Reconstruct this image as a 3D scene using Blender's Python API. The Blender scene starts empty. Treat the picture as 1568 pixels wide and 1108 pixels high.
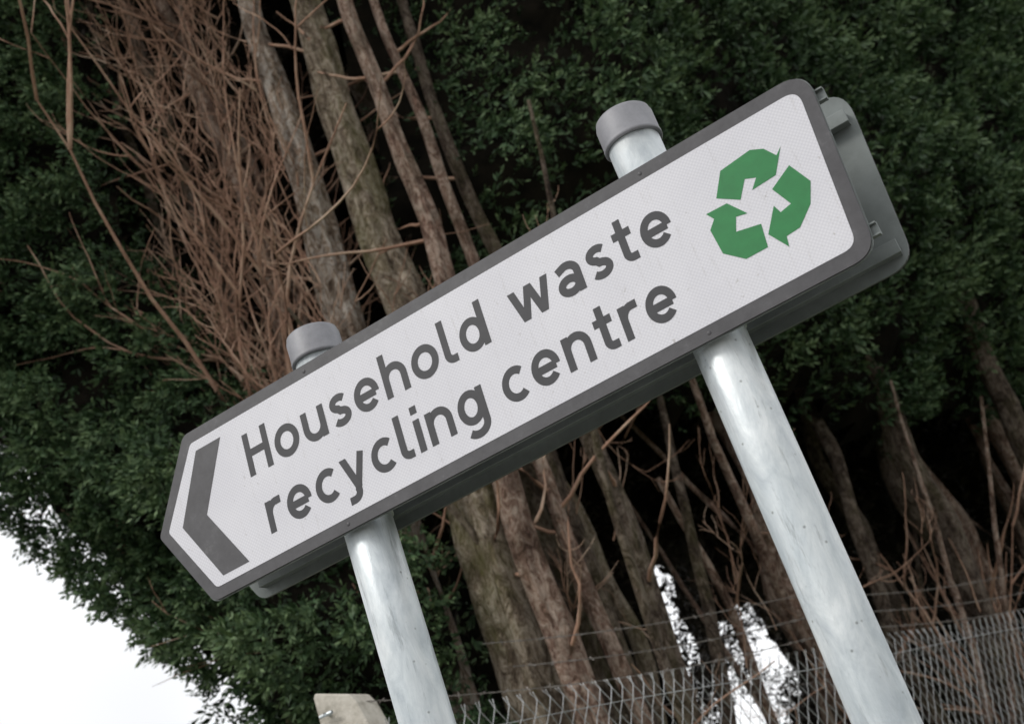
import bpy, math, random, bmesh
import numpy as np
from mathutils import Vector, Matrix, noise
random.seed(7); rng=np.random.default_rng(7)
H=1.5   # eye height: coordinates below are relative to eye level, ground at -H; everything is shifted up by H
sc=bpy.context.scene
sc.view_settings.view_transform='Standard'; sc.view_settings.look='None'; sc.view_settings.exposure=0
col=sc.collection

# ---------------------------------------------------------------- materials
def mat(name,rough=.6,metal=0,spec=.5):
    m=bpy.data.materials.new(name); m.use_nodes=True
    nt=m.node_tree; b=nt.nodes['Principled BSDF']
    b.inputs['Roughness'].default_value=rough; b.inputs['Metallic'].default_value=metal
    b.inputs['Specular IOR Level'].default_value=spec
    return m,nt,b
def N(nt,t,**k):
    n=nt.nodes.new(t)
    for a,v in k.items():
        if a in n.inputs: n.inputs[a].default_value=v
        else: setattr(n,a,v)
    return n
def coords(nt,scale=(1,1,1),rot=(0,0,0)):
    c=N(nt,'ShaderNodeTexCoord'); mp=N(nt,'ShaderNodeMapping'); mp.inputs['Scale'].default_value=scale; mp.inputs['Rotation'].default_value=rot
    nt.links.new(c.outputs['Object'],mp.inputs['Vector']); return mp.outputs['Vector']
def ramp(nt,src,stops):
    r=N(nt,'ShaderNodeValToRGB'); e=r.color_ramp.elements
    while len(e)<len(stops): e.new(.5)
    for i,(p,c) in enumerate(stops):
        e[i].position=p; e[i].color=(*c,1)
    nt.links.new(src,r.inputs[0]); return r.outputs[0]
def nz(nt,vec,scale,detail=5,rough=.6,dist=0):
    n=N(nt,'ShaderNodeTexNoise'); n.inputs['Scale'].default_value=scale; n.inputs['Detail'].default_value=detail
    n.inputs['Roughness'].default_value=rough; n.inputs['Distortion'].default_value=dist
    nt.links.new(vec,n.inputs['Vector']); return n.outputs['Fac']
def mixc(nt,f,a,b,mode='MIX'):
    m=N(nt,'ShaderNodeMix'); m.data_type='RGBA'; m.blend_type=mode
    if hasattr(f,'links'): nt.links.new(f,m.inputs[0])
    else: m.inputs[0].default_value=f
    for i,x in ((6,a),(7,b)):
        if hasattr(x,'links'): nt.links.new(x,m.inputs[i])
        else: m.inputs[i].default_value=(*x,1)
    return m.outputs[2]
def bump(nt,b,h,strength,dist):
    n=N(nt,'ShaderNodeBump'); n.inputs['Strength'].default_value=strength; n.inputs['Distance'].default_value=dist
    nt.links.new(h,n.inputs['Height']); nt.links.new(n.outputs[0],b.inputs['Normal'])

M_white,nt,b=mat('white_sheeting',.38)
v=coords(nt,(1,1,1),(0,math.radians(45),0))
vo=N(nt,'ShaderNodeTexVoronoi'); vo.inputs['Scale'].default_value=210; vo.inputs['Randomness'].default_value=.0; nt.links.new(v,vo.inputs['Vector'])
c1=ramp(nt,vo.outputs['Distance'],[(.25,(.79,.785,.815)),(.75,(.585,.58,.62))])
c2=ramp(nt,nz(nt,coords(nt),7,5),[(.3,(.92,.92,.93)),(.65,(1,1,1))])
st=nz(nt,coords(nt,(22,1,2.0)),9,5,.7)
c3=ramp(nt,st,[(.28,(.86,.85,.83)),(.42,(1,1,1))])
c4=ramp(nt,nz(nt,coords(nt),85,3,.7),[(.26,(.70,.68,.64)),(.34,(1,1,1))])
cc=mixc(nt,1,mixc(nt,1,mixc(nt,1,c1,c2,'MULTIPLY'),c3,'MULTIPLY'),c4,'MULTIPLY'); nt.links.new(cc,b.inputs['Base Color'])
M_grey,nt,b=mat('dark_grey_vinyl',.5)
nt.links.new(ramp(nt,nz(nt,coords(nt),30,6,.75),[(.3,(.040,.038,.042)),(.6,(.066,.064,.069)),(.75,(.12,.118,.122))]),b.inputs['Base Color'])
M_txt,nt,b=mat('letter_vinyl',.5)
nt.links.new(ramp(nt,nz(nt,coords(nt),40,5,.7),[(.3,(.020,.020,.024)),(.7,(.031,.031,.036))]),b.inputs['Base Color'])
M_green,nt,b=mat('green_vinyl',.5)
nt.links.new(ramp(nt,nz(nt,coords(nt),40,5,.7),[(.3,(.008,.15,.036)),(.7,(.012,.195,.048))]),b.inputs['Base Color'])
M_alu,nt,b=mat('aluminium_back',.5,.3)
nt.links.new(ramp(nt,nz(nt,coords(nt),12,6,.7),[(.3,(.12,.135,.13)),(.7,(.20,.22,.215))]),b.inputs['Base Color'])
M_galv,nt,b=mat('galvanised_steel',.42,.35)
v=coords(nt,(1,1,.35))
g1=ramp(nt,nz(nt,v,22,7,.72,.6),[(.3,(.44,.48,.51)),(.5,(.62,.655,.67)),(.70,(.80,.82,.82))])
g2=ramp(nt,nz(nt,coords(nt,(1,1,.12)),60,5,.75),[(.28,(.55,.55,.55)),(.42,(1,1,1))])
gv=N(nt,'ShaderNodeTexVoronoi'); gv.inputs['Scale'].default_value=40; nt.links.new(coords(nt),gv.inputs['Vector'])
g3=ramp(nt,gv.outputs['Distance'],[(.04,(.5,.5,.48)),(.11,(1,1,1))])
g4=ramp(nt,nz(nt,coords(nt,(1,1,.5)),6,4,.6),[(.38,(.80,.83,.85)),(.6,(1,1,1))])
nt.links.new(mixc(nt,1,mixc(nt,1,mixc(nt,1,g1,g2,'MULTIPLY'),g3,'MULTIPLY'),g4,'MULTIPLY'),b.inputs['Base Color'])
nt.links.new(ramp(nt,nz(nt,v,30,5),[(.3,(.3,)*3),(.7,(.55,)*3)]),b.inputs['Roughness'])
bump(nt,b,nz(nt,v,60,6,.7),.35,.004)
M_cap,nt,b=mat('grey_plastic_cap',.5)
nt.links.new(ramp(nt,nz(nt,coords(nt),25,7,.7),[(.3,(.17,.17,.185)),(.7,(.26,.26,.28))]),b.inputs['Base Color'])
bump(nt,b,nz(nt,coords(nt),120,4),.15,.002)
def bark(name,a,b_,c,moss):
    m,nt,b=mat(name,.9,0,.2)
    v=coords(nt,(1,1,.45)); n1=nz(nt,v,21,6,.82,1.4)
    r=ramp(nt,n1,[(.38,a),(.47,b_),(.57,c)])
    pt=ramp(nt,nz(nt,coords(nt,(1,1,.6)),7,5,.7),[(.40,(.42,.39,.37)),(.54,(1.0,1.0,1.0))])
    r=mixc(nt,1,r,pt,'MULTIPLY')
    mo=ramp(nt,nz(nt,coords(nt,(1,1,.5)),3.2,5,.75),[(.47,(0,0,0)),(.62,(1,1,1))])
    f=N(nt,'ShaderNodeMath',operation='MULTIPLY'); nt.links.new(mo,f.inputs[0]); f.inputs[1].default_value=moss
    nt.links.new(mixc(nt,f.outputs[0],r,(.16,.165,.04)),b.inputs['Base Color'])
    bump(nt,b,n1,1.0,.12)
    return m
M_bark=bark('mossy_bark',(.11,.078,.055),(.39,.30,.215),(.76,.65,.52),.5)
M_bark2=bark('pale_flaky_bark',(.14,.088,.064),(.52,.385,.29),(.88,.80,.72),.10)
M_bark3=bark('dark_bark',(.055,.038,.028),(.17,.12,.09),(.37,.30,.24),.25)
M_red=bark('reddish_bark',(.13,.072,.052),(.43,.265,.20),(.76,.60,.49),.10)
M_twig,nt,b=mat('twig',.85,0,.2)
nt.links.new(ramp(nt,nz(nt,coords(nt),3,5,.7),[(.3,(.16,.088,.06)),(.5,(.34,.205,.145)),(.7,(.56,.42,.32))]),b.inputs['Base Color'])
def foliage(name,lo,mid,hi):
    m,nt,b=mat(name,.6,0,.35)
    at=N(nt,'ShaderNodeAttribute'); at.attribute_name='tone'
    nt.links.new(ramp(nt,at.outputs['Fac'],[(.0,lo),(.5,mid),(1,hi)]),b.inputs['Base Color'])
    return m
M_fol=foliage('cypress_foliage',(.010,.022,.009),(.042,.084,.033),(.150,.215,.098))
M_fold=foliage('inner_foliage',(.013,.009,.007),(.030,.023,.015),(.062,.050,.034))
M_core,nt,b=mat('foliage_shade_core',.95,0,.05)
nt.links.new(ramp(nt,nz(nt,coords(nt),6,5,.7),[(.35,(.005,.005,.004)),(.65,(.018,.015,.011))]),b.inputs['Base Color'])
M_conc,nt,b=mat('concrete',.9,0,.2)
nt.links.new(ramp(nt,nz(nt,coords(nt),18,7,.75),[(.3,(.30,.275,.23)),(.5,(.50,.465,.405)),(.7,(.60,.565,.505))]),b.inputs['Base Color'])
bump(nt,b,nz(nt,coords(nt),60,5,.7),.5,.01)
M_wire,nt,b=mat('fence_wire',.5,.3)
nt.links.new(ramp(nt,nz(nt,coords(nt),5,5),[(.3,(.24,.24,.24)),(.7,(.52,.53,.53))]),b.inputs['Base Color'])
M_barb,nt,b=mat('weathered_barbed_wire',.7,.2)
nt.links.new(ramp(nt,nz(nt,coords(nt),9,5),[(.3,(.14,.12,.11)),(.7,(.32,.29,.27))]),b.inputs['Base Color'])
M_ground,nt,b=mat('grass_ground',.95,0,.1)
nt.links.new(ramp(nt,nz(nt,coords(nt),1.3,8,.75),[(.3,(.05,.06,.025)),(.5,(.08,.10,.04)),(.7,(.13,.11,.07))]),b.inputs['Base Color'])
bump(nt,b,nz(nt,coords(nt),30,5,.7),.6,.03)
M_bounce_pave,nt,b=mat('bounce_paving',.9,0,.2)  # pale slabs for the unseen light-bouncing sheet
br=N(nt,'ShaderNodeTexBrick'); br.inputs['Scale'].default_value=1.6; br.inputs['Mortar Size'].default_value=.012
br.inputs['Color1'].default_value=(.34,.33,.31,1); br.inputs['Color2'].default_value=(.42,.41,.385,1); br.inputs['Mortar'].default_value=(.15,.15,.14,1)
nt.links.new(coords(nt),br.inputs['Vector']); nt.links.new(mixc(nt,1,br.outputs['Color'],ramp(nt,nz(nt,coords(nt),9,6),[(.3,(.75,.75,.75)),(.7,(1,1,1))]),'MULTIPLY'),b.inputs['Base Color'])

# ---------------------------------------------------------------- helpers
def empty(name,loc=(0,0,0)):
    e=bpy.data.objects.new(name,None); e.location=Vector(loc)+Vector((0,0,H)); col.objects.link(e); return e
def link(o,parent):
    col.objects.link(o)
    if parent: o.parent=parent
    else: o.location.z=H
    return o
def mobj(name,verts,faces,m,parent=None,smooth=False):
    me=bpy.data.meshes.new(name); me.from_pydata([tuple(v) for v in verts],[],faces); me.update()
    if m: me.materials.append(m)
    if smooth: me.shade_smooth()
    return link(bpy.data.objects.new(name,me),parent)
def bevel(o,w,seg=2):
    md=o.modifiers.new('b','BEVEL'); md.width=w; md.segments=seg; md.limit_method='ANGLE'; return o
def rounded(poly,rads,seg=8):
    out=[];n=len(poly)
    for i in range(n):
        p=Vector(poly[i]);a=(Vector(poly[i-1])-p);c=(Vector(poly[(i+1)%n])-p); r=rads[i]
        if r<=0: out.append(tuple(p)); continue
        an=a.angle(c); t=r/math.tan(an/2); a.normalize(); c.normalize()
        s=p+a*t; e=p+c*t
        for k in range(seg+1):
            q=k/seg; out.append(tuple(s*(1-q)**2+p*2*q*(1-q)+e*q*q))
    return out
def plate(name,poly,y0,y1,m,parent):
    n=len(poly)
    vs=[(x,y0,z) for x,z in poly]+[(x,y1,z) for x,z in poly]
    fs=[list(range(n)),list(range(2*n-1,n-1,-1))]+[[i,i+n,(i+1)%n+n,(i+1)%n] for i in range(n)]
    o=mobj(name,vs,fs,m,parent)
    bm=bmesh.new(); bm.from_mesh(o.data); bmesh.ops.triangulate(bm,faces=[f for f in bm.faces if len(f.verts)>4]); bmesh.ops.recalc_face_normals(bm,faces=bm.faces); bm.to_mesh(o.data); bm.free()
    return o
def box(name,x0,x1,y0,y1,z0,z1,m,parent,bv=0):
    o=plate(name,[(x0,z0),(x1,z0),(x1,z1),(x0,z1)],y0,y1,m,parent)
    if bv: bevel(o,bv)
    return o
def lathe(name,prof,cx,cy,m,parent,seg=64):
    vs=[];fs=[]
    for r,z in prof:
        for k in range(seg):
            a=2*math.pi*k/seg; vs.append((cx+r*math.cos(a),cy+r*math.sin(a),z))
    for i in range(len(prof)-1):
        for k in range(seg):
            k2=(k+1)%seg; fs.append((i*seg+k,i*seg+k2,(i+1)*seg+k2,(i+1)*seg+k))
    fs.append(tuple(range((len(prof)-1)*seg,len(prof)*seg)))
    return mobj(name,vs,fs,m,parent,True)

# ---------------------------------------------------------------- the direction sign
sign=empty('direction_sign')
outer=[(-1.430,.838),(-1.3320,.9895),(-.1185,.9885),(-.1420,.6862),(-1.3500,.6868)]
inner=[(-1.4085,.838),(-1.3205,.9680),(-.1395,.9660),(-.1625,.7085),(-1.3370,.7065)]
plate('border_panel',rounded(outer,[.012,.022,.040,.040,.022]),1.7505,1.7545,M_grey,sign)
plate('backing_edge',rounded([(x+(.0015 if x>-.5 else -.0015),z+(.0015 if z>.84 else -.0015)) for x,z in outer],[.012,.022,.040,.040,.022]),1.7547,1.7575,M_alu,sign)
plate('white_face',rounded(inner,[.008,.012,.022,.022,.012]),1.7500,1.7504,M_white,sign)
YA=1.7495
plate('chevron_arrow',[(-1.3120,.9503),(-1.2561,.9500),(-1.3216,.8330),(-1.2610,.7205),(-1.3186,.7205),(-1.3771,.8333)],YA,1.7499,M_grey,sign)
TOP=[(-279.9,856.2),(-310.7,877.3),(-288.8,913.1),(-237.7,918.8),(-219.3,909.5),(-206.8,889.8),(-196.6,898.6),(-219.7,863.0),(-258.8,860.6),(-246.2,874.9),(-262,882)]
RI=[(-233,846),(-197,866),(-180,828),(-194,797),(-221,773),(-243,771),(-246,755),(-265,787),(-241,822),(-236,808),(-218,812)]
LE=[(-268,807),(-273,770),(-308,770),(-335,795),(-338,837),(-326,850),(-334,863),(-300,862),(-279,832),(-296,836),(-305,815)]
for nme,pl in (('recycling_arrow_1',TOP),('recycling_arrow_2',RI),('recycling_arrow_3',LE)):
    plate(nme,[(x/1000,z/1000) for x,z in pl],YA,1.7499,M_green,sign)

SW=.238; hw=SW/2
def arc(cx,cy,rx,ry,a0,a1,n=22):
    return [(cx+rx*math.cos(math.radians(a0+(a1-a0)*i/n)),cy+ry*math.sin(math.radians(a0+(a1-a0)*i/n))) for i in range(n+1)]
def glyph(ch):
    h=hw
    if ch=='H': return 1.0,[[(h,0),(h,1.4)],[(1-h,0),(1-h,1.4)],[(h,.73),(1-h,.73)]]
    if ch=='o': return 1.0,[arc(.5,.5,.5-h,.52-h,0,360,44)]
    if ch=='u': w=.92; r=(w-SW)/2; return w,[[(h,1)]+arc(w/2,h+.33,r,.35,180,360,22)+[(w-h,1)],[(w-h,1),(w-h,0)]]
    if ch=='n' or ch=='h':
        w=.92; r=(w-SW)/2; top=1 if ch=='n' else 1.4
        return w,[[(h,0),(h,top)],[(h,.4)]+arc(w/2,1-h-.33,r,.35,180,0,22)+[(w-h,0)]]
    if ch=='s':
        return .80,[arc(.41,.72,.255,.175,35,270-5,18)[:-1]+arc(.40,.285,.275,.185,88,-148,20)]
    if ch=='e': return .97,[[(h,.47),(.97-h-.02,.47)],arc(.485,.5,.485-h,.52-h,-4,318,40)]
    if ch=='c': return .86,[arc(.49,.5,.49-h,.52-h,48,312,34)]
    if ch=='l': return .46,[[(h,1.4)]+arc(h+.20,.30,.20,.30-h,180,270,10)+[(.46,h)]]
    if ch=='d': return 1.0,[arc(.47,.5,.47-h,.52-h,0,360,44),[(1-h,0),(1-h,1.4)]]
    if ch=='g': return .98,[arc(.46,.5,.46-h,.52-h,0,360,44),[(.98-h,1),(.98-h,.0)]+arc(.5,-.02,.48-h,.42-h,0,-140,16)]
    if ch=='w': return 1.42,[[(.12,1),(.40,0.02)],[(.40,.02),(.71,.98)],[(.71,.98),(1.02,.02)],[(1.02,.02),(1.30,1)]]
    if ch=='y': return .95,[[(.12,1),(.50,.04)],[(.83,1),(.46,-.04)]+arc(.24,-.09,.23,.21,5,-95,10)+[(.06,-.30)]]
    if ch=='t': return .64,[[(.28,1.34)]+arc(.28+.18,.28,.18,.28-h,180,270,10)+[(.62,h)],[(0,1-h+.01),(.60,1-h+.01)]]
    if ch=='r': return .62,[[(h,0),(h,1)],[(h,.45)]+arc(h+.32,.55,.32,.36,180,100,10)+[(.62,.905)]]
    if ch=='i': return SW,[[(h,0),(h,1)],[(h,1.18),(h,1.42)]]
    if ch=='a': return .86,[[(.10,.80)]+arc(.43,.64,.31,.26,120,0,14)+[(.86-h,0)],arc(.40,.30,.28,.20,0,360,30)]
def ribbon(pts):
    L=[];R=[]
    closed=(Vector(pts[0])-Vector(pts[-1])).length<1e-4
    n=len(pts)
    for i in range(n):
        p=Vector(pts[i])
        if closed: a=Vector(pts[i-1 if i>0 else n-2]); c=Vector(pts[i+1 if i<n-1 else 1])
        else: a=Vector(pts[max(i-1,0)]); c=Vector(pts[min(i+1,n-1)])
        d1=(p-a) if (p-a).length>1e-6 else (c-p); d2=(c-p) if (c-p).length>1e-6 else d1
        t=(d1.normalized()+d2.normalized()).normalized(); q=Vector((-t.y,t.x))
        k=1/max(.5,q.dot(Vector((-d2.normalized().y,d2.normalized().x))))
        L.append(p+q*hw*k); R.append(p-q*hw*k)
    return L,R
XH=.0555
def word(wd,x0,x1,base,name):
    gs=[glyph(c) for c in wd]; sp=.20
    tot=sum(g[0] for g in gs)+sp*(len(gs)-1)
    kx=(x1-x0)/tot; cur=0
    vs=[];fs=[];cnt=0
    for c,(w,strokes) in zip(wd,gs):
        for pts in strokes:
            y=YA+.00035-.00006*(cnt%6); cnt+=1
            if c=='w' or (c=='y' and len(pts)==2):
                (xa,ya),(xb,yb)=pts
                if c=='w': ya=1 if ya>.5 else 0; yb=1 if yb>.5 else 0
                else: yb=.0
                dx=SW*.5*math.hypot(xb-xa,yb-ya)/abs(yb-ya)
                L=[Vector((xa-dx,ya)),Vector((xb-dx,yb))];R=[Vector((xa+dx,ya)),Vector((xb+dx,yb))]
            else:
                L,R=ribbon(pts)
            b0=len(vs)
            for l,r in zip(L,R):
                for q in (l,r):
                    z=base+q.y*XH; x=x0+(cur+q.x)*kx+.03*(z-base); vs.append((x,y,z))
            for i in range(len(L)-1):
                fs.append((b0+2*i,b0+2*i+1,b0+2*i+3,b0+2*i+2))
        cur+=w+sp
    mobj(name,vs,fs,M_txt,sign)
word('Household',-1.216,-.720,.8535,'lettering_household')
word('waste',-.672,-.387,.8545,'lettering_waste')
word('recycling',-1.205,-.764,.7445,'lettering_recycling')
word('centre',-.731,-.424,.7435,'lettering_centre')
for x in (-.40,-1.06):
    for z in (.978,.697):
        r=lathe('rivet',[(.0035,0),(.003,.0006),(.0015,.001)],0,0,M_grey,sign,16)
        r.rotation_euler=(math.radians(90),0,0); r.location=(x,1.7505,z)

rear=[(-1.42,.845),(-1.330,1.0),(-.089,.9960),(-.112,.6930),(-1.345,.6950)]
plate('rear_panel',rounded(rear,[.012,.03,.042,.042,.03]),1.872,1.8755,M_alu,sign)
plate('rear_panel_face',rounded([(x+(.0005 if x>-.5 else -.0005),z) for x,z in rear],[.012,.03,.042,.042,.03]),1.8757,1.878,M_grey,sign)
for z in (.945,.722):
    xr=-.121+(z-.84)*.085
    for (ya,yb,nm) in ((1.7578,1.7675,'front_channel'),(1.8535,1.8717,'rear_channel')):
        e=xr+(.004 if nm=='front_channel' else .010)
        f_=nm=='front_channel'
        box(nm+'_web',-1.33,e,yb-.0035 if f_ else ya,yb if f_ else ya+.0035,z-.011,z+.011,M_alu,sign,.001)
        for s1,s2,q in ((.0075,.0105,'top'),(-.0105,-.0075,'bottom')):
            box(nm+'_lip_'+q,-1.33,e-.001,ya+.0036 if not f_ else ya,yb if not f_ else yb-.0036,z+s1,z+s2,M_alu,sign,.0006)
PR=.0425; PY=1.8105
for x,top,nm in ((-.404,1.100,'right_post'),(-1.0605,1.052,'left_post')):
    lathe(nm,[(PR,-H-.2),(PR,-.8),(PR,0),(PR,.5),(PR,top)],x,PY,M_galv,sign,96)
    rc=.0475; t=top
    prof=[(PR+.0003,t-.040),(rc-.001,t-.040),(rc+.0008,t-.039),(rc+.0008,t-.034),(rc,t-.033),(rc,t+.004),(rc-.002,t+.010)]
    for k in range(1,9):
        a=k/8*math.pi/2; prof.append(((rc-.002)*math.cos(a)+.0006,t+.010+.013*math.sin(a)))
    lathe(nm+'_cap',prof,x,PY,M_cap,sign,72)
    for z in (.945,.722):
        lathe(nm+'_clamp',[(PR+.0004,z-.013),(PR+.003,z-.013),(PR+.003,z+.013),(PR+.0004,z+.013)],x,PY,M_galv,sign,48)
        box(nm+'_clamp_lug',x-PR-.022,x-PR+.001,PY-.006,PY+.006,z-.0125,z+.0125,M_galv,sign,.001)
        box(nm+'_clamp_lug',x+PR-.001,x+PR+.022,PY-.006,PY+.006,z-.0125,z+.0125,M_galv,sign,.001)

# ---------------------------------------------------------------- ground
mobj('ground',[(-400,-300,-H),(400,-300,-H),(400,600,-H),(-400,600,-H)],[(0,1,2,3)],M_ground)
mobj('bounce_pavement',[(-9,-6,-H+.004),(7,-9.5,-H+.004),(9,.8,-H+.004),(1.3,1.9,-H+.004),(-9,1.2,-H+.004)],[(0,1,2,3,4)],M_bounce_pave)  # unseen sheet added to bounce light up onto the sign

# ---------------------------------------------------------------- fence
FD=Vector((.33,.944,0)); F0=Vector((-2.24,4.0,0)); FN=Vector((.944,-.33,0))
def tubes(paths,sides=4):
    V=[];F=[]
    for pts,rad in paths:
        b0=len(V); n=len(pts)
        for i,p in enumerate(pts):
            p=Vector(p); t=(Vector(pts[min(i+1,n-1)])-Vector(pts[max(i-1,0)])).normalized()
            a=t.orthogonal() if abs(t.z)<.9 else t.cross(Vector((0,1,0))); a.normalize(); c=t.cross(a)
            for k in range(sides):
                an=2*math.pi*k/sides; V.append(p+(a*math.cos(an)+c*math.sin(an))*rad[i])
        for i in range(n-1):
            for k in range(sides):
                k2=(k+1)%sides; F.append((b0+i*sides+k,b0+i*sides+k2,b0+(i+1)*sides+k2,b0+(i+1)*sides+k))
    return V,F
fence=empty('chain_link_fence')
paths=[];cell=.033; hz=.052
for i in range(int(17/cell)):
    m0=-2.5+i*cell; pts=[]
    for j in range(0,43):
        z=.80-j*hz
        side=cell*.5 if (j+i)%2 else -cell*.5
        wob=.05*noise.noise(Vector((m0*.9,z*1.2,0)))
        p=F0+FD*(m0+side)+FN*((.003 if (j)%2 else -.003)+wob); pts.append((p.x,p.y,z+.03*noise.noise(Vector((m0*.8,3,0)))))
    p=F0+FD*(m0+(cell*.25 if i%2 else -cell*.25)); pts.insert(0,(p.x,p.y,.835+.03*noise.noise(Vector((m0*.8,3,0))))) 
    paths.append((pts,[.0019]*len(pts)))
V,F=tubes(paths,3); mobj('mesh',V,F,M_wire,fence)
paths=[]
for z in (.74,.2,-.6,-1.3):
    pts=[F0+FD*m+FN*.006+Vector((0,0,z+.008*math.sin(m*2))) for m in np.arange(-2.5,14.6,.3)]
    paths.append((pts,[.002]*len(pts)))
V,F=tubes(paths,5); mobj('line_wire',V,F,M_wire,fence)
PM=(-.33-2.85,-.33,2.57,5.40,8.19,11.0,13.85)
for m in PM:
    c=F0+FD*m-FN*.085
    w=.108;d=.06;top=.985
    prof=[(-w,-H-.1),(w,-H-.1),(w,top-.22),(w*.62,top-.085),(w*.40,top-.05),(-w*.9,top),(-w,top-.012)]
    vs=[];n=len(prof)
    for off in (-d,d):
        for (a,z) in prof: 
            q=c+Vector((1,0,0))*a*.9+Vector((0,1,0))*off; vs.append((q.x,q.y,z))
    fs=[list(range(n)),list(range(2*n-1,n-1,-1))]+[[i,i+n,(i+1)%n+n,(i+1)%n] for i in range(n)]
    o=mobj('concrete_post',vs,fs,M_conc,fence); bevel(o,.006,3)
    for z in (.80,.90):
        q=c+Vector((0,-d,0)); P_=[((q.x-.05,q.y+.01,z),(q.x-.05,q.y-.03,z)),((q.x-.075,q.y-.022,z),(q.x-.025,q.y-.022,z))]
        V,F=tubes([(list(p),[.006,.006]) for p in P_],8); mobj('eye_bolt',V,F,M_galv,fence)
barb=[]
for z0,off in ((.90,-.03),(1.02,-.16),(1.16,-.28),(.96,-1.2)):
    for ph in (0,math.pi):
        pts=[]
        for m in np.arange(-.33 if off>-.1 else .5,14.5,.04):
            a=m*60+ph; sag=-.05*math.sin(math.pi*((m+.33)%2.9)/2.9)
            q=F0+FD*m+FN*(off+.002*math.cos(a)); pts.append((q.x,q.y,z0+sag+.03*noise.noise(Vector((m*.4,z0*9,0)))+.002*math.sin(a)))
        barb.append((pts,[.0014]*len(pts)))
    for m in np.arange(-.25 if off>-.1 else .6,14.4,.11):
        sag=-.05*math.sin(math.pi*((m+.33)%2.9)/2.9); q=F0+FD*m+FN*off; q.z=z0+sag+.03*noise.noise(Vector((m*.4,z0*9,0)))
        for k in range(2):
            dv=Vector((random.uniform(-1,1),random.uniform(-1,1),random.uniform(-1,1))).normalized()*.014
            barb.append(([q-dv,q+dv],[.0012,.0012]))
V,F=tubes(barb,3); mobj('barbed_wire',V,F,M_barb,fence)

# ---------------------------------------------------------------- trunks
T0=Vector((-2.75,5.8,0))
def trunk(name,x,y,r,m,lean=(0,0),top=9.5,seed=0,lob=.18,sides=28,flare=.35,limbs=True,taper=.095,wob=.10,knots=.10,fork=False):
    e=empty(name,(x,y,-H)); V=[];F=[];n=130
    def axis(z): return (lean[0]*z+wob*noise.noise(Vector((z*.45,seed,0)))+wob*.3*noise.noise(Vector((z*1.5,seed,4))),lean[1]*z+wob*noise.noise(Vector((z*.45,seed,9))))
    for i in range(n):
        t=i/(n-1); z=-.1+t*(top+H)
        rr=r*max(.32,1.14-taper*z)*(1+flare*math.exp(-z/.35))
        cx,cy=axis(z)
        for k in range(sides):
            a=2*math.pi*k/sides
            q=1+lob*noise.noise(Vector((math.cos(a)*1.3+seed,math.sin(a)*1.3,z*.45)))*1.6+knots*1.3*noise.noise(Vector((math.cos(a)*3+seed,math.sin(a)*3,z*1.8)))+knots*noise.noise(Vector((math.cos(a)*9+seed,math.sin(a)*9,z*5)))
            V.append((cx+rr*q*math.cos(a),cy+rr*q*math.sin(a),z))
    for i in range(n-1):
        for k in range(sides):
            k2=(k+1)%sides; F.append((i*sides+k,i*sides+k2,(i+1)*sides+k2,(i+1)*sides+k))
    mobj('trunk',V,F,m,e,True)
    rs=random.Random(seed*13+5)
    if fork:
        P=[]
        for q in range(rs.randint(1,3)):
            z=rs.uniform(.3,1.8); p=Vector((*axis(z),z)); a=rs.uniform(0,6.28); dd=Vector((math.cos(a)*.45,math.sin(a)*.45,1)).normalized(); pts=[];rad=[]
            for j in range(14):
                pts.append(p.copy()); rad.append(r*.6*(1-j/18)); p=p+dd*.28; dd=(dd+Vector((rs.uniform(-.12,.12),rs.uniform(-.12,.12),.06))).normalized()
            P.append((pts,rad))
        V,F=tubes(P,9); mobj('stems',V,F,m,e,True)
    if limbs:
        P=[]
        for q in range(int(5+top)):
            z=rs.uniform(1.6,top); a=rs.uniform(0,2*math.pi); L=rs.uniform(.25,1.0); p=Vector((*axis(z),z)); dd=Vector((math.cos(a),math.sin(a),rs.uniform(.1,.9))).normalized()
            pts=[];rad=[]
            for j in range(9):
                pts.append(p.copy()); rad.append(.010*(1-j/9)+.002); p=p+dd*L/8; dd=(dd+Vector((rs.uniform(-.3,.3),rs.uniform(-.3,.3),rs.uniform(-.15,.3)))).normalized()
            P.append((pts,rad))
        V,F=tubes(P,5); mobj('limbs',V,F,M_twig,e,True)
    return e
trunk('conifer_tree',-3.03,5.5,.122,M_bark2,(.004,0),seed=1,sides=44,lob=.2)
trunk('conifer_tree',-2.68,5.55,.158,M_bark,(.003,0),seed=2,lob=.32,sides=52)
trunk('conifer_tree',-2.40,5.45,.076,M_red,(.006,0),seed=3,lob=.25)
trunk('conifer_tree',-2.26,5.75,.045,M_red,(-.012,0),seed=4)
trunk('conifer_tree',-2.10,5.9,.055,M_bark3,(-.02,0),seed=14,top=6,fork=True)
trunk('conifer_tree',-2.52,6.3,.075,M_bark3,(.0,0),seed=5)
trunk('conifer_tree',-3.45,5.65,.062,M_red,(-.02,0),seed=6,wob=.2,taper=.06)
trunk('conifer_tree',-3.75,5.8,.060,M_bark3,(-.03,0),seed=7,wob=.2,taper=.06)
trunk('conifer_tree',-4.1,5.9,.05,M_bark3,(-.03,0),seed=8,wob=.2)
trunk('conifer_tree',-3.25,5.8,.042,M_red,(-.045,0),seed=9,wob=.15)
s=.85; k=20
rs=random.Random(3)
while s<13:
    for q in range(2 if rs.random()<.6 else 1):
        off=rs.uniform(-.9,.1)
        x=T0.x+.33*s+.944*off; y=T0.y+.944*s-.33*off
        trunk('conifer_tree',x,y,rs.choice([.035,.05,.06,.08,.10]),rs.choice([M_bark3,M_bark3,M_red,M_red,M_bark]),(rs.uniform(-.09,.08),rs.uniform(-.08,.06)),top=6,seed=k,sides=16,limbs=False,taper=.07,wob=.30,knots=.14,fork=rs.random()<.6); k+=1
        s+=rs.uniform(.1,.25)
    s+=rs.uniform(.3,.65)

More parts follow.
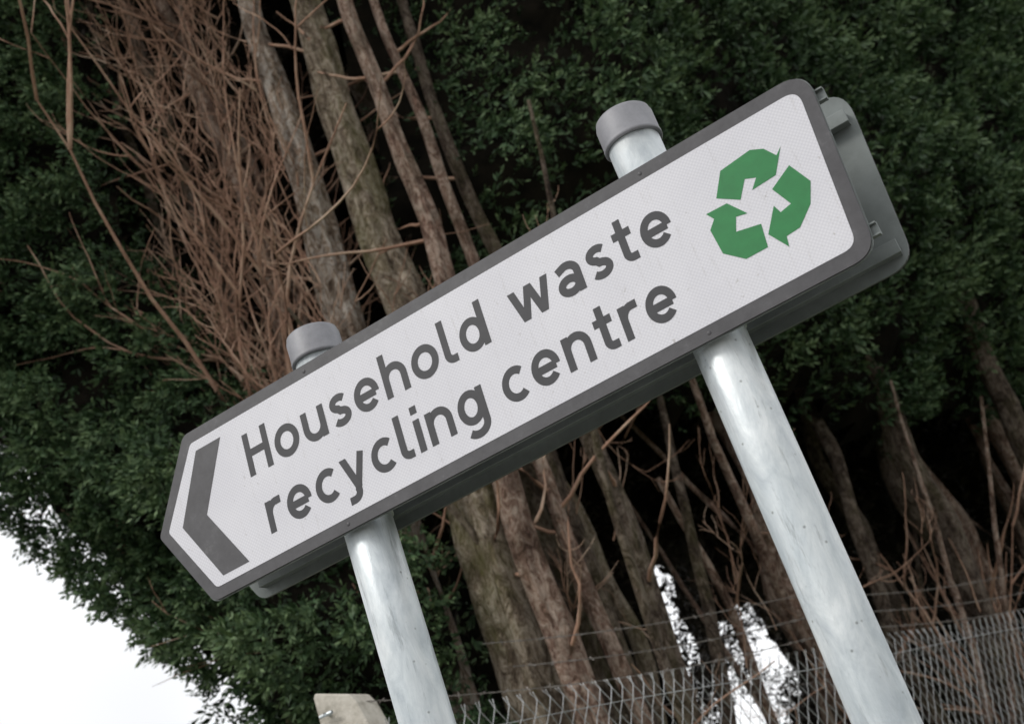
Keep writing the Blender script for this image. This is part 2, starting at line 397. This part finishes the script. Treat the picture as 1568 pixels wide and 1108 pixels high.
# ---------------------------------------------------------------- bare branches
def grow(P,p,d,L,r,depth,rs,up=.05):
    n=11; pts=[];rad=[];cur=p.copy(); dd=d.copy(); br=[]
    cv=Vector((rs.uniform(-.12,.12),rs.uniform(-.12,.12),rs.uniform(-.05,.12)))
    for j in range(n+1):
        pts.append(cur.copy()); rad.append(r*(1-.8*j/n)+.0010)
        if j>1: br.append((cur.copy(),dd.copy()))
        cur=cur+dd*L/n
        dd=(dd+cv*.6+Vector((rs.uniform(-.17,.17),rs.uniform(-.17,.17),rs.uniform(-.12,.12)+up))).normalized()
    P.append((pts,rad))
    if depth>0:
        for q in range(rs.randint(2,4)):
            c,dv=rs.choice(br); side=Vector((rs.uniform(-1,1),rs.uniform(-1,1),rs.uniform(-.5,.7))).normalized()
            grow(P,c,(dv+side*.75).normalized(),L*rs.uniform(.3,.6),r*.5,depth-1,rs,up)
P=[];rs=random.Random(12)
for i in range(135):
    st=rs.choice([(-2.97,5.45),(-3.25,5.75),(-3.45,5.6),(-3.7,5.75),(-3.3,5.55),(-3.5,5.5),(-3.8,5.6)])
    z=rs.uniform(1.3,5.8)
    d=Vector((rs.uniform(-.42,.24),rs.uniform(-.35,.15),rs.uniform(0,1.1))).normalized()
    grow(P,Vector((st[0]-.02*z,st[1],z)),d,rs.uniform(.5,1.3),rs.uniform(.003,.009),2,rs,.02)
for i in range(14):
    grow(P,Vector((rs.uniform(-3.75,-3.15),5.5,rs.uniform(1.6,2.6))),Vector((rs.uniform(-.22,.08),rs.uniform(-.1,.1),1)).normalized(),rs.uniform(2.0,3.2),rs.uniform(.010,.020),2,rs,.01)
for i in range(24):
    z=rs.uniform(.6,3.0); s=rs.uniform(-.3,2.5)
    grow(P,Vector((T0.x+.33*s,T0.y+.944*s-.1,z)),Vector((rs.uniform(-.4,.7),rs.uniform(-.6,.2),rs.uniform(-.3,.9))).normalized(),rs.uniform(.4,1.0),rs.uniform(.003,.006),2,rs,.03)
for i in range(44):
    z=rs.uniform(-.9,.2); s=rs.choice([4.2,5.5,6.8,8.1,9.3,10.4,11.6])+rs.uniform(-.15,.15)
    grow(P,Vector((T0.x+.33*s,T0.y+.944*s,z)),Vector((rs.uniform(-.3,.2),rs.uniform(-.3,.3),1)).normalized(),rs.uniform(1.4,2.2),rs.uniform(.012,.030),1,rs,.03)
V,F=tubes(P,4); mobj('bare_branches',V,F,M_twig,None,True)

# ---------------------------------------------------------------- foliage
def nn(x,y,z=0): return noise.noise(Vector((x,y,z)))
def clamp(x): return max(0.,min(1.,x))
def front_off(s,z):
    zb=2.70+.55*nn(s*.9,5.1)+.25*nn(s*2.7,1.7)
    sl=.08+.22*nn(z*.9,8.3)+.14*nn(z*3,2.2)
    e=math.sqrt(clamp((z-zb)/1.3))*math.sqrt(clamp((s-sl)/.9))
    o=-.05+1.05*e+e*(.42*nn(s*.75,z*.5,3)+.28*nn(s*2.1,z*1.7,1)+.12*nn(s*5,z*4.2,2))
    return o,(z>zb and s>sl)
def front_pt(s,o,z): return (T0.x+.33*s+.944*o, T0.y+.944*s-.33*o, z)
LP=[(-5.3,3.3),(-5.1,2.75),(-4.72,2.12),(-4.35,1.64),(-4.03,1.30),(-3.5,1.04),(-2.85,.75),(-2.80,1.9),(-3.35,2.75),(-3.75,3.4),(-4.0,4.2),(-4.15,5.2),(-4.15,6.6),(-6.8,7.2),(-6.2,4.5)]
def inside(x,z):
    c=False;j=len(LP)-1
    for i in range(len(LP)):
        xi,zi=LP[i];xj,zj=LP[j]
        if (zi>z)!=(zj>z) and x<(xj-xi)*(z-zi)/(zj-zi)+xi: c=not c
        j=i
    return c
def edged(x,z):
    m=9;p=Vector((x,z))
    for i in range(len(LP)):
        a=Vector(LP[i-1]);b=Vector(LP[i]);ab=b-a;t=clamp((p-a).dot(ab)/ab.length_squared); m=min(m,(p-a-ab*t).length)
    return m
def left_y(x,z,d):
    e=math.sqrt(clamp(d/.7))
    return 5.55-.75*e-e*(.30*nn(x*1.0,z*.8,7)+.25*nn(x*2.3,z*2,4)+.12*nn(x*5,z*4.5,6))
def plumes(C,A,L,tone,name,m,leaves=8,wr=.36):
    n=len(C); C=np.array(C);A=np.array(A);L=np.array(L);tone=np.array(tone)
    A/=np.linalg.norm(A,axis=1)[:,None]
    t=np.linspace(.05,.9,leaves)[None,:]+rng.uniform(-.06,.06,(n,leaves))
    R=rng.normal(size=(n,leaves,3)); 
    side=R-(R*A[:,None,:]).sum(2)[...,None]*A[:,None,:]; side/=np.linalg.norm(side,axis=2)[...,None]
    D=A[:,None,:]*.8+side*(.75*(1-t*.6))[...,None]; D/=np.linalg.norm(D,axis=2)[...,None]
    B=C[:,None,:]+A[:,None,:]*(L[:,None]*t)[...,None]
    ll=(L[:,None]*.46*(1.1-.5*t))*rng.uniform(.7,1.25,(n,leaves))
    R2=rng.normal(size=(n,leaves,3)); W=np.cross(D,R2); W/=np.linalg.norm(W,axis=2)[...,None]
    ww=ll*wr*.5
    v=np.stack([B,B+D*(ll*.5)[...,None]+W*ww[...,None],B+D*ll[...,None],B+D*(ll*.5)[...,None]-W*ww[...,None]],axis=2).reshape(-1,3)
    nq=n*leaves
    me=bpy.data.meshes.new(name); me.vertices.add(nq*4); me.vertices.foreach_set('co',v.astype(np.float32).ravel())
    me.loops.add(nq*4); me.loops.foreach_set('vertex_index',np.arange(nq*4,dtype=np.int32))
    me.polygons.add(nq); me.polygons.foreach_set('loop_start',np.arange(0,nq*4,4,dtype=np.int32))
    try: me.polygons.foreach_set('loop_total',np.full(nq,4,dtype=np.int32))
    except Exception: pass
    me.update()
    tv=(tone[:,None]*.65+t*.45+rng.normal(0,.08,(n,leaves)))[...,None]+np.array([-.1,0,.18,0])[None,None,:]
    at=me.attributes.new('tone','FLOAT','POINT'); at.data.foreach_set('value',np.clip(tv,0,1).astype(np.float32).ravel())
    me.materials.append(m)
    return me
def clump(a,z,o):
    return nn(a*3.6,z*2.9,o)+.65*nn(a*8,z*6.5,o+3)
C=[];A=[];L=[];T=[];cnt=0
while cnt<30000:
    s=-.3+14.3*random.random()**1.5; z=random.uniform(2.2,9.2)
    if z/(T0.y+.944*s)>1.05 : continue
    o,ok=front_off(s,z)
    if not ok: continue
    g=clump(s,z,5)
    if g<-.14 and random.random()<.9: continue
    o+=.40*max(g,-.3)-random.expovariate(1/.06)
    C.append(front_pt(s,o,z)); sz=(.095+.010*max(s,0))*random.uniform(.7,1.35)
    A.append((.75+random.gauss(0,.42),-.40+random.gauss(0,.42),-.15+random.gauss(0,.42))); L.append(sz)
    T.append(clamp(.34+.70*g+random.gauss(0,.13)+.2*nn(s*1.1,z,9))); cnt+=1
hedge=empty('conifer_hedge')
me=plumes(C,A,L,T,'foliage_front',M_fol); link(bpy.data.objects.new('foliage_front',me),hedge)
C=[];A=[];L=[];T=[];cnt=0
while cnt<17500:
    x=random.uniform(-6.6,-2.7); z=random.uniform(.7,6.6)
    xx=x+.16*nn(x*3,z*3,11)+.08*nn(x*9,z*9,3); zz=z+.20*nn(x*3,z*3,12)+.09*nn(x*9,z*9,8)
    if not inside(xx,zz): continue
    d=edged(xx,zz)
    g=clump(x,z,15)
    if g<-.14 and random.random()<.9: continue
    y=left_y(xx,zz,d)-.36*max(g,-.3)*min(1,d*3+.3)+random.expovariate(1/.07)
    if random.random()<.10: y+=random.uniform(.2,.7)
    C.append((x,y,z)); A.append((-.1+random.gauss(0,.48),-.75+random.gauss(0,.42),-.25+random.gauss(0,.42))); L.append(.10*random.uniform(.7,1.35))
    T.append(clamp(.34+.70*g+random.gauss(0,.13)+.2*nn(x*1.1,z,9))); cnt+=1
me=plumes(C,A,L,T,'foliage_left',M_fol); link(bpy.data.objects.new('foliage_left',me),hedge)
def grid(name,fn,us,vs_,m):
    V=[];idx={};F=[]
    for i,u in enumerate(us):
        for j,w in enumerate(vs_):
            p=fn(u,w)
            if p is not None: idx[(i,j)]=len(V); V.append(p)
    for i in range(len(us)-1):
        for j in range(len(vs_)-1):
            q=[(i,j),(i+1,j),(i+1,j+1),(i,j+1)]
            if all(k in idx for k in q): F.append([idx[k] for k in q])
    return mobj(name,V,F,m,hedge,True)
def f1(s,z):
    o,ok=front_off(s,z)
    return front_pt(s,o-.24,z) if ok else None
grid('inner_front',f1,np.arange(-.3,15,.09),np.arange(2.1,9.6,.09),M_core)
def f2(x,z):
    if not inside(x,z) or edged(x,z)<.12: return None
    return (x,left_y(x,z,edged(x,z))+.24,z)
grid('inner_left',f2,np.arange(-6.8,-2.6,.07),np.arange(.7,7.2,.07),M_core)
def back_pt(s,z,o=0):
    o=-2.0+o+.35*nn(s*.9,z*.8,21)+.2*nn(s*2.4,z*2.2,22); return (T0.x+.33*s+.944*o,T0.y+.944*s-.33*o,z)
def holev(s,z):
    return min(((s-cs)/a)**2+((z-cz)/b_)**2 for cs,cz,a,b_ in ((3.65,1.95,.12,.28),(4.5,1.55,.26,.28),(3.95,1.1,.38,.24)))
def hole(s,z,lim=1):
    if holev(s,z)<lim+.7*nn(s*5,z*5,31)+.5*nn(s*14,z*14,3): return True
    if z<3.4+.3*nn(s*3,z*3) and s<-.25+.2*nn(z*3,7): return True
    return False
def f3(s,z): return None if hole(s,z,1.9) else back_pt(s,z)
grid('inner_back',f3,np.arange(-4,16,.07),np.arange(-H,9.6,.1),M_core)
C=[];A=[];L=[];T=[];cnt=0
def addb(s,z,l):
    C.append(back_pt(s,z,.05+.25*random.random())); A.append((.75+random.gauss(0,.6),-.40+random.gauss(0,.6),random.gauss(0,.6))); L.append(l); T.append(random.random()*.8)
while cnt<8000:
    s=random.uniform(-3.5,14); z=random.uniform(-.3,8.5)
    if hole(s,z,1.4): continue
    addb(s,z,random.uniform(.12,.28)); cnt+=1
cnt=0
while cnt<2600:
    s=random.uniform(2.8,5.5); z=random.uniform(.4,2.8)
    if hole(s,z,.8) or holev(s,z)>4.5: continue
    addb(s,z,random.uniform(.05,.14)); cnt+=1
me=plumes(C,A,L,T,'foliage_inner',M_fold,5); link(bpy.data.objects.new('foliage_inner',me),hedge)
grid('shading_top',lambda s,o:(T0.x+.33*s+.944*o,T0.y+.944*s-.33*o,9.3+.4*nn(s,o,40)-.3*abs(o+.5)),np.arange(-4,16,.3),np.arange(-2.2,1.2,.3),M_core)  # unseen lid added to keep sky light out of the hedge

# ---------------------------------------------------------------- light, sky
w=bpy.data.worlds.new('World'); sc.world=w; w.use_nodes=True; nt=w.node_tree; bg=nt.nodes['Background']
sd=Vector((-.45,-.60,.75)).normalized(); el=math.asin(sd.z); az=math.atan2(sd.x,sd.y)
sky=N(nt,'ShaderNodeTexSky'); sky.sky_type='NISHITA'; sky.sun_disc=False; sky.sun_elevation=el; sky.sun_rotation=az; sky.dust_density=4
hs=N(nt,'ShaderNodeHueSaturation'); hs.inputs['Saturation'].default_value=.35; nt.links.new(sky.outputs[0],hs.inputs['Color'])
tc=N(nt,'ShaderNodeTexCoord'); cl=nz(nt,tc.outputs['Generated'],3,2,.6)
oc=ramp(nt,cl,[(.35,(8.3,8.4,8.6)),(.7,(10.8,10.9,11.1))])
nt.links.new(mixc(nt,.88,hs.outputs[0],oc),bg.inputs[0]); bg.inputs[1].default_value=.122
try: w.cycles.sampling_method='NONE'
except Exception: pass
sl=bpy.data.lights.new('sun','SUN'); sl.energy=1.5; sl.angle=math.radians(15); sl.color=(1,.97,.92)
so=bpy.data.objects.new('sun',sl); so.rotation_euler=sd.to_track_quat('Z','Y').to_euler(); col.objects.link(so)

# ---------------------------------------------------------------- camera
cam=bpy.data.cameras.new('camera'); co=bpy.data.objects.new('camera',cam); col.objects.link(co); sc.camera=co
cam.sensor_width=36; cam.lens=2043/1568*36; cam.clip_end=2000; cam.clip_start=.05
Xc=Vector((.82258,.47390,-.31431)).normalized(); Zc=Vector((.34143,-.85361,-.39346)).normalized(); Yc=Zc.cross(Xc).normalized(); Xc=Yc.cross(Zc)
co.matrix_world=Matrix(((Xc.x,Yc.x,Zc.x,0),(Xc.y,Yc.y,Zc.y,0),(Xc.z,Yc.z,Zc.z,H),(0,0,0,1)))
cam.dof.use_dof=True; cam.dof.focus_distance=2.15; cam.dof.aperture_fstop=7.5
